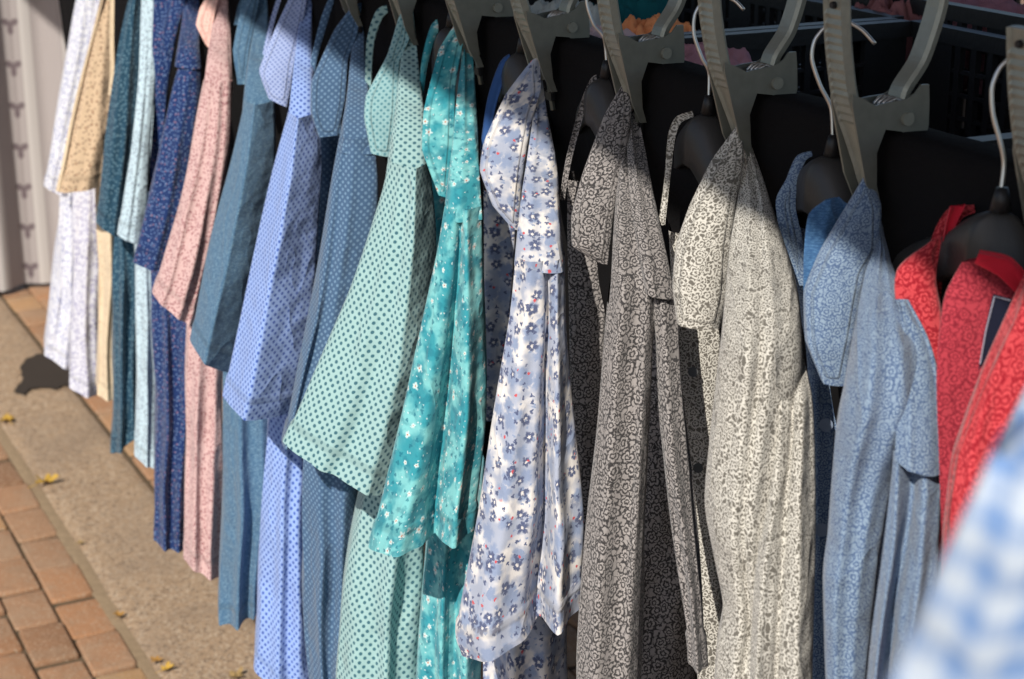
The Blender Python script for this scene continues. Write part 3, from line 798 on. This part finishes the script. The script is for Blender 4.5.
shirt('d', DD(253), 'denim blue melange shirt between the pink and the periwinkle dotted ones', m_denim, [
    leaf([(252, -12), (240, 15), (233, 50), (238, 84)], [(262, -12), (256, 20), (250, 48), (246, 84)]),
    far([(246, -12), (238, 5), (234, 25)], [(250, -12), (243, 8), (239, 25)], dep=0),
    yoke([(258, -12), (254, 20), (249, 55), (243, 110)], [(266, -12), (267, 20), (270, 60), (275, 112)]),
    sleeve([(244, 100), (230, 165), (211, 240), (191, 339)], [(274, 100), (275, 170), (264, 260), (232, 372)], dep=[(0, -.15), (1, -.19)], tent=.8, peak=.32, bulge=.05),
    body([(225, 330), (222, 420), (221, 520), (221, 620)], [(274, 350), (270, 430), (266, 520), (258, 608)], folds=[(.35, .45, .1, .020), (.8, .8, .1, .01)])])
m_lb = fabric('periwinkle_dots', 'dots', (142, 166, 214), (44, 74, 150), sc_=1.2)
m_lbc = fabric('periwinkle_fine', 'dots', (158, 172, 208), (88, 106, 162), sc_=1.7)
shirt('l', DD(294), 'white shirt densely printed with periwinkle dots, between denim and steel blue ones', m_lb, [
    leaf([(294, -12), (277, 25), (259, 70), (268, 98)], [(310, -12), (302, 30), (294, 62), (290, 90), (287, 107)], mat=m_lbc),
    far([(280, -12), (270, 20), (261, 60)], [(285, -12), (275, 20), (266, 60)], dep=.02, mat=m_lbc),
    yoke([(304, -12), (300, 20), (294, 70), (287, 125)], [(311, -12), (312, 30), (315, 80), (319, 130)]),
    sleeve([(288, 112), (276, 160), (252, 265), (224, 396)], [(318, 112), (322, 180), (312, 310), (290, 412)], dep=[(0, -.15), (1, -.19)], tent=.85, peak=.3, bulge=.055),
    body([(274, 380), (266, 460), (258, 560), (253, 662)], [(312, 390), (312, 480), (313, 580), (318, 700)], folds=[(.35, .4, .1, .014), (.7, .75, .12, .012)])])
m_st = fabric('steel_blue_fine_dots', 'dots', (60, 86, 116), (104, 132, 158), sc_=1.4)
shirt('s', DD(340), 'steel blue shirt with fine paler dots, left of the mint one', m_st, [
    leaf([(352, 6), (334, 30), (312, 80), (311, 112), (319, 137)], [(362, 2), (357, 35), (348, 60), (345, 100), (338, 135)]),
    far([(334, -12), (322, 15), (311, 60), (311, 80)], [(338, -12), (328, 20), (317, 60), (315, 80)], dep=.02),
    dict(n='back', L=[(322, 60), (316, 120), (312, 200), (310, 260)], R=[(345, 60), (342, 120), (340, 200), (340, 260)], dep=.03, bulge=.006, thick=.02),
    yoke([(357, 5), (353, 45), (347, 95), (338, 150)], [(363, 4), (366, 50), (370, 100), (375, 152)]),
    sleeve([(340, 135), (332, 180), (312, 300), (282, 440)], [(374, 135), (378, 200), (364, 320), (330, 450)], dep=[(0, -.15), (1, -.19)], folds=[(.12, .08, .07, .010), (.4, .4, .12, .006)]),
    body([(304, 420), (302, 500), (303, 600), (312, 690)], [(364, 440), (360, 520), (352, 610), (345, 690)], folds=[(.3, .3, .1, .012), (.65, .7, .1, .012)], ext=ZH)])
m_mint = fabric('mint_teal_dots', 'dots', (150, 182, 180), (30, 82, 98), sc_=1.2)
m_mintc = fabric('mint_fine_dots', 'dots', (140, 176, 178), (70, 120, 132), sc_=1.5)
shirt('m', DD(396), 'mint shirt with teal dots, left of the turquoise one', m_mint, [
    leaf([(401, 10), (387, 55), (366, 95), (364, 118), (371, 153)], [(412, 8), (409, 40), (399, 62), (397, 110), (391, 157)], mat=m_mintc),
    far([(392, 4), (377, 10), (367, 40), (365, 92)], [(396, 8), (383, 18), (374, 45), (371, 92)], dep=.03),
    yoke([(404, 8), (402, 50), (396, 110), (386, 180)], [(412, 8), (417, 50), (424, 110), (430, 182)]),
    sleeve([(390, 160), (378, 205), (345, 300), (284, 441)], [(430, 160), (436, 240), (432, 380), (408, 490)], dep=[(0, -.15), (1, -.19)], tent=.75, peak=.64, bulge=.05, folds=[(.3, .28, .06, .006), (.5, .42, .05, -.004)]),
    body([(372, 440), (358, 520), (345, 600), (338, 690)], [(430, 450), (426, 530), (424, 610), (421, 690)], folds=[(.55, .55, .1, .018)], ext=ZH)])
m_tq = fabric('turquoise_watercolour', 'watercolour', (48, 138, 150), (120, 188, 188), (18, 100, 118), (205, 218, 214), (190, 110, 70), sc_=1.25)
shirt('q', DD(452), 'turquoise watercolour shirt with small white flowers', m_tq, [
    leaf([(455, 24), (439, 50), (424, 110), (422, 150), (438, 195)], [(469, 20), (462, 50), (456, 85), (454, 140), (448, 198)]),
    far([(450, 14), (432, 24), (422, 60), (419, 100)], [(456, 20), (438, 32), (428, 64), (423, 100)], dep=.03),
    yoke([(462, 22), (459, 70), (454, 130), (444, 218)], [(469, 20), (473, 75), (478, 140), (482, 218)], folds=[(.4, .4, .12, .006)]),
    sleeve([(445, 205), (436, 260), (408, 380), (371, 546)], [(482, 205), (485, 300), (485, 420), (474, 524)], dep=[(0, -.15), (1, -.19)], folds=[(.62, .80, .09, .018), (.25, .3, .12, .010), (.45, .58, .06, -.022)]),
    body([(434, 500), (428, 570), (422, 630), (418, 690)], [(490, 500), (486, 570), (484, 630), (482, 690)], folds=[(.3, .32, .06, .018), (.5, .5, .06, -.008), (.75, .7, .1, .016)], ext=ZH),
    dict(n='front', L=[(424, 150), (422, 220), (426, 300), (424, 400)], R=[(450, 150), (450, 220), (452, 300), (452, 400)], dep=.05, bulge=.01, thick=.05)])
m_fl = fabric('white_blue_floral', 'floral', (214, 209, 204), (120, 136, 166), (44, 62, 104), (186, 40, 52), sc_=1.0)
m_navyin = fabric('blue_lining', 'plain', (50, 85, 140))
shirt('f', DD(525), 'white shirt with blue watercolour flowers and tiny red dots', m_fl, [
    leaf([(532, 60), (505, 95), (483, 142), (479, 170), (492, 205), (512, 228)], [(539, 56), (541, 90), (532, 119), (524, 165), (520, 205), (518, 230)], bulge=.016),
    far([(516, 50), (500, 62), (487, 100), (480, 150)], [(522, 52), (508, 70), (496, 105), (488, 150)], dep=.03, mat=m_navyin),
    yoke([(535, 58), (533, 110), (525, 170), (515, 264)], [(539, 56), (546, 112), (557, 175), (566, 268)], folds=[(.3, .3, .1, .004)]),
    sleeve([(517, 255), (511, 310), (496, 400), (478, 510), (458, 622), (464, 652)], [(566, 255), (567, 330), (576, 430), (583, 520), (579, 606)], dep=[(0, -.15), (1, -.19)], folds=[(.82, .82, .07, .018), (.64, .66, .06, -.030), (.28, .25, .14, .012)], tent=.2),
    dict(n='front', L=[(484, 190), (484, 260), (486, 340), (484, 420)], R=[(518, 190), (515, 260), (508, 340), (500, 420)], dep=.05, bulge=.008, thick=.05),
    body([(492, 600), (486, 640), (484, 690)], [(572, 590), (568, 640), (566, 690)], folds=[(.35, .35, .1, .014), (.75, .75, .1, .012)], ext=ZH)])
m_gb = fabric('grey_black_print', 'crackle', (164, 158, 154), (14, 14, 19), (138, 132, 129), sc_=1.1)
shirt('g', DD(608), 'grey shirt with black cracked line print', m_gb, [
    leaf([(624, 82), (605, 115), (582, 175), (571, 215), (572, 245), (598, 262)], [(629, 78), (632, 110), (627, 150), (617, 192), (612, 230), (608, 264)], bulge=.018),
    far([(612, 70), (592, 77), (580, 105), (566, 160), (560, 200)], [(614, 78), (597, 84), (586, 108), (572, 160), (565, 200)], dep=.02, bulge=.003),
    dict(n='front', L=[(568, 180), (568, 260), (570, 360), (572, 480), (575, 600)], R=[(610, 180), (608, 260), (604, 360), (596, 480), (596, 600)], dep=.05, bulge=.01, thick=.06),
    yoke([(626, 80), (627, 150), (634, 220), (645, 290)], [(629, 78), (645, 150), (657, 205), (676, 298)], folds=[(.5, .35, .12, .008)], bulge=.028),
    dict(n='front', L=[(624, 90), (616, 195), (612, 285), (604, 350), (596, 440), (584, 550), (577, 640), (577, 700)], R=[(629, 90), (642, 195), (657, 285), (653, 350), (649, 440), (645, 550), (642, 640), (641, 700)], dep=[(0, -.03), (.33, -.14), (1, -.17)], folds=[(.3, .3, .2, .010), (.8, .75, .1, .008)], bulge=.026, thick=.03, ext=ZH),
    sleeve([(646, 282), (654, 330), (660, 420), (675, 540), (689, 640), (690, 660)], [(675, 285), (681, 380), (692, 480), (702, 580), (706, 664)], dep=[(0, -.145), (1, -.20)], folds=[(.5, .5, .2, .010)], hem=1, bulge=.024, thick=.02),
    body([(606, 300), (600, 450), (594, 600), (590, 700)], [(675, 300), (690, 450), (698, 600), (698, 700)], dep=-.03, ext=ZH, thick=.16)])
m_gs = fabric('greige_scroll', 'scroll', (108, 104, 96), (206, 202, 192), (94, 90, 83), sc_=1.35)
sh_e = shirt('e', DD(718), 'grey beige shirt with pale scroll print, left of the blue grey one', m_gs, [
    leaf([(737, 126), (712, 160), (690, 205), (676, 245), (672, 285), (676, 322)], [(742, 124), (744, 160), (738, 195), (731, 245), (728, 290), (720, 326)], bulge=.02),
    far([(692, 111), (676, 117), (668, 135), (664, 180), (658, 225)], [(694, 117), (681, 123), (675, 140), (670, 180), (665, 225)], dep=.02, bulge=.003),
    dict(n='front', L=[(668, 230), (674, 320), (678, 400), (686, 500), (694, 600), (700, 700)], R=[(735, 230), (730, 320), (724, 400), (720, 500), (724, 600), (730, 700)], dep=.05, bulge=.012, thick=.08),
    yoke([(739, 126), (740, 190), (731, 250), (723, 325), (716, 385), (710, 440), (705, 500), (712, 545), (722, 600), (716, 640), (712, 700)], [(742, 124), (770, 195), (797, 285), (803, 340), (800, 400), (796, 450), (792, 500), (790, 550), (790, 600), (790, 640), (790, 700)], bulge=.038, dep=[(0, -.03), (.4, -.155), (1, -.17)], fg=(.5, .4), folds=[(.35, .3, .10, .008), (.75, .45, .07, .007), (.6, .35, .05, -.005)], ext=ZH),
    sleeve([(772, 325), (768, 430), (758, 520), (752, 610), (748, 700)], [(798, 325), (812, 395), (814, 460), (814, 560), (811, 700)], dep=[(0, -.125), (.2, -.172), (1, -.215)], bulge=.026, thick=.03, fg=(.6, .6), folds=[(.25, .12, .09, .008), (.5, .45, .07, -.008), (.75, .8, .1, .008)], ext=ZH + .05, hem=0)])
m_bg = fabric('blue_grey_print', 'crackle', (144, 162, 178), (62, 84, 120), (120, 140, 162), sc_=1.6)
m_bin = fabric('bright_blue_lining', 'melange', (58, 96, 136), (78, 118, 156), (48, 82, 122))
sh_r = shirt('r', DD(833), 'long sleeved blue grey shirt with a fine leaf print, left of the red one', m_bg, [
    leaf([(864, 176), (842, 212), (820, 250), (804, 290), (806, 340), (822, 380)], [(869, 173), (881, 205), (880, 246), (866, 272), (856, 330), (846, 384)], bulge=.022),
    far([(818, 150), (797, 156), (786, 180), (776, 202), (783, 245), (797, 285)], [(819, 154), (806, 160), (798, 182), (796, 208), (804, 245), (806, 285)], dep=.03, bulge=.004),
    dict(n='lining', L=[(824, 200), (808, 214), (804, 250), (804, 290)], R=[(838, 197), (852, 212), (848, 245), (836, 290)], dep=-.034, mat=m_bin, bulge=.003, thick=.004, folds=[(.5, .4, .15, .004)]),
    dict(n='front', L=[(770, 215), (790, 280), (806, 340), (811, 450), (811, 560), (812, 700)], R=[(810, 230), (830, 300), (850, 360), (856, 450), (850, 560), (846, 700)], dep=.05, bulge=.01, thick=.08, ext=ZH),
    yoke([(868, 174), (879, 235), (866, 275), (856, 330), (846, 385), (838, 425), (827, 530), (821, 580), (825, 700)], [(871, 174), (884, 240), (903, 292), (922, 342), (928, 385), (914, 425), (892, 480), (876, 570), (862, 700)], bulge=.04, dep=[(0, -.03), (.35, -.14), (1, -.14)], folds=[(.3, .3, .12, .010), (.7, .7, .1, .008)]),
    dict(n='yoke', L=[(893, 300), (899, 350), (897, 400), (894, 458)], R=[(908, 300), (928, 340), (938, 385), (942, 474)], dep=[(0, -.14), (1, -.176)], bulge=.018, thick=.014, fg=(.2, 0), folds=[(.3, .3, .1, .01)]),
    body([(846, 400), (838, 520), (832, 700)], [(930, 400), (925, 520), (905, 700)], dep=-.04, thick=.1, ext=ZH, mat=m_bg),
    sleeve([(895, 445), (892, 480), (882, 560), (874, 620), (866, 700)], [(938, 445), (942, 480), (938, 560), (928, 620), (912, 700)], dep=[(0, -.165), (1, -.21)], bulge=.026, folds=[(.15, .12, .06, .016), (.34, .36, .09, -.026), (.7, .7, .12, .012)], hem=0, ext=ZH + .1)], group='shirts hanging in the row')
m_red = fabric('red_coral_print', 'crackle', (204, 76, 80), (136, 8, 28), (186, 58, 64), sc_=1.1)
m_redin = fabric('crimson_lining', 'plain', (190, 28, 48))
m_redback = fabric('red_wrong_side', 'crackle', (178, 62, 72), (112, 20, 36), (160, 50, 62), sc_=1.4)
red = shirt('x', DD(1000), 'red shirt with coral leaf print and navy neck label', m_red, [
    far([(974, 204), (950, 207), (937, 224), (925, 258), (917, 300), (925, 345)], [(975, 212), (962, 218), (950, 240), (944, 268), (941, 300), (938, 345)], dep=.02, bulge=.01, mat=m_red),
    dict(n='lining', L=[(950, 206), (946, 222), (942, 245)], R=[(966, 205), (957, 222), (948, 250)], dep=.012, mat=m_redin, bulge=.003, thick=.006),
    dict(n='shoulder', L=[(932, 240), (896, 272), (900, 330), (925, 430), (936, 560)], R=[(940, 240), (936, 280), (945, 330), (955, 430), (955, 560)], dep=.0, bulge=.012, thick=.03),
    dict(n='neckband', L=[(975, 262), (1000, 276), (1024, 300)], R=[(980, 250), (1012, 258), (1040, 290)], dep=-.064, mat=m_redin, bulge=.004, thick=.008),
    dict(n='back', L=[(962, 262), (944, 300), (938, 370), (940, 450), (942, 560)], R=[(985, 258), (1030, 290), (1045, 370), (1050, 450), (1050, 560)], dep=-.052, mat=m_redback, bulge=.006, thick=.008),
    leaf([(1026, 268), (1008, 304), (978, 370), (952, 445), (943, 520), (940, 600), (944, 700)], [(1050, 268), (1064, 320), (1070, 400), (1080, 480), (1090, 560), (1100, 620), (1105, 700)], dep=[(0, -.075), (1, -.11)], bulge=.03, thick=.02, wr=.003, folds=[(.2, .2, .08, .006)], ext=ZH)], group='shirts hanging in the row')
for ch in red.children:
    if ch.name.startswith('collar') and min(v.co.z for v in ch.data.vertices) < -.5: ch.name = 'front'
# navy neck label with pale stitching
lab = plain('navy_label', (20, 24, 44), .8, .2); thread = plain('label_thread', (150, 150, 165), .8, .2)
def quadstrip(name, pts, D, mt, parent, th=.0012):
    bm = bmesh.new(); v = [bm.verts.new(U(x, y, D)) for x, y in pts]; f = bm.faces.new(v)
    r_ = bmesh.ops.extrude_face_region(bm, geom=[f]); aw = U(pts[0][0], pts[0][1], 1) - Vector((0, 0, H)); aw.normalize()
    for g_ in r_['geom']:
        if isinstance(g_, bmesh.types.BMVert): g_.co += aw * th
    bmesh.ops.recalc_face_normals(bm, faces=bm.faces)
    return frombm(name, bm, mt, parent, origin=red.location)
lb_ = quadstrip('neck_label', [(993, 294), (1013, 299), (1000, 335), (978, 372), (985, 330)], DD(1000) - .066, lab, red)
bm = bmesh.new()
tube(bm, [U(x, y, DD(1000) - .067) for x, y in [(980, 364), (986, 330), (994.5, 296.5), (1010, 300.5)]], .0004, 6)
frombm('stitching', bm, thread, lb_, origin=red.location)

# buttons on the opened fronts
def button(par, px, py, D, mt, r=.0055):
    c = U(px, py, D); aw = (c - Vector((0, 0, H))).normalized()
    bm = bmesh.new(); bmesh.ops.create_cone(bm, cap_ends=True, segments=18, radius1=r, radius2=r * .85, depth=.0025)
    q = aw.to_track_quat('Z', 'Y').to_matrix()
    for v in bm.verts: v.co = q @ v.co + c
    frombm('button', bm, mt, par, origin=par.location)

bt = plain('shirt_button', (.035, .035, .035, 1), .4, .5, var=.1)
button(sh_e, 693, 372, DD(718) + .030, bt, .0036); button(sh_e, 698, 468, DD(718) + .030, bt, .0036)
btb = plain('blue_button', (.14, .18, .25, 1), .35, .5, var=.1)
button(sh_r, 826, 425, DD(833) + .034, btb, .0045); button(sh_r, 822, 530, DD(833) + .034, btb, .0045)

# blurred checked shirt nearest the camera
m_ck = fabric('blue_white_check', 'check', (186, 196, 208), (104, 138, 186), sc_=1.15)
shirt('z', .50, 'light blue and white checked shirt, out of focus in the bottom right corner', m_ck, [
    yoke([(1052, 340), (1030, 385), (995, 460)], [(1120, 330), (1130, 385), (1140, 460)], dep=[(0, .02), (1, 0)], bulge=.02, thick=.05),
    sleeve([(1000, 450), (965, 530), (925, 620), (890, 700)], [(1140, 450), (1140, 530), (1130, 620), (1120, 700)], dep=0, bulge=.02, thick=.05, folds=[(.3, .3, .1, .005)], hem=0, ext=H - .35)], group='shirts hanging in the row')

# ------------------------------------------------------------------ fallen leaves
lm = []
for i, c_ in enumerate(((.62, .38, .06, 1), (.50, .26, .06, 1), (.45, .30, .12, 1))): lm.append(plain('dry_leaf_%d' % i, c_, .7, .3, bumps=(400, .001), var=.5, vs=80))
def fallen(px, py, size, rot, mi, label, z=.004):
    c = onz(px, py, z); bm = bmesh.new(); lobes = 5; K = 60; out = []
    for k in range(K):
        a = 2 * math.pi * k / K; t_ = abs(((a / (2 * math.pi)) * lobes) % 1 - .5) * 2
        r_ = size * (.42 + .58 * (1 - t_) ** .9) * (1 + .12 * noise.noise(Vector((a * 4, px, 0)))) * (1.15 if math.cos(a) > .5 else .9)
        out.append((r_ * math.cos(a), r_ * math.sin(a)))
    rings = []
    for f in (.12, .45, .75, 1):
        rings.append([bm.verts.new((x * f, y * f, size * (.16 + .55 * f * f * noise.noise(Vector((x * 60 + px, y * 60, 1))) + .22 * f * f * abs(math.sin(2.5 * math.atan2(y, x)))))) for x, y in out])
    for A, B in zip(rings, rings[1:]):
        for k in range(K): bm.faces.new((A[k], A[(k + 1) % K], B[(k + 1) % K], B[k]))
    bm.faces.new(rings[0])
    tube(bm, [(-size * .2, 0, size * .15), (-size * .9, size * .1, size * .1), (-size * 1.5, size * .25, size * .03)], size * .03, 5)
    o = frombm('fallen_leaf', bm, lm[mi], smooth=True); o.location = c; o.rotation_euler = (random.uniform(-.1, .1), random.uniform(-.1, .1), rot)
    tag(o, label, 'leaf', 'fallen leaves on the pavement')
fallen(6, 421, .020, 2.0, 0, 'yellow leaf at the left edge of the picture on the concrete')
fallen(45, 483, .022, .4, 0, 'largest yellow leaf, curled between bricks and concrete')
fallen(119, 616, .010, 1.0, 1, 'small tan leaf in the joint above the leaf cluster')
fallen(157, 661, .010, 3.0, 1, 'brownish leaf, upper one of the pair at the joint by the bottom edge')
fallen(166, 670, .011, .2, 0, 'yellow leaf, lower one of the pair at the joint by the bottom edge')
fallen(236, 676, .014, 1.2, 2, 'dull olive leaf below the periwinkle dotted shirt', .006)
fallen(80, 543, .007, .6, 2, 'tiny brown leaf scrap on the joint beside the middle bricks')
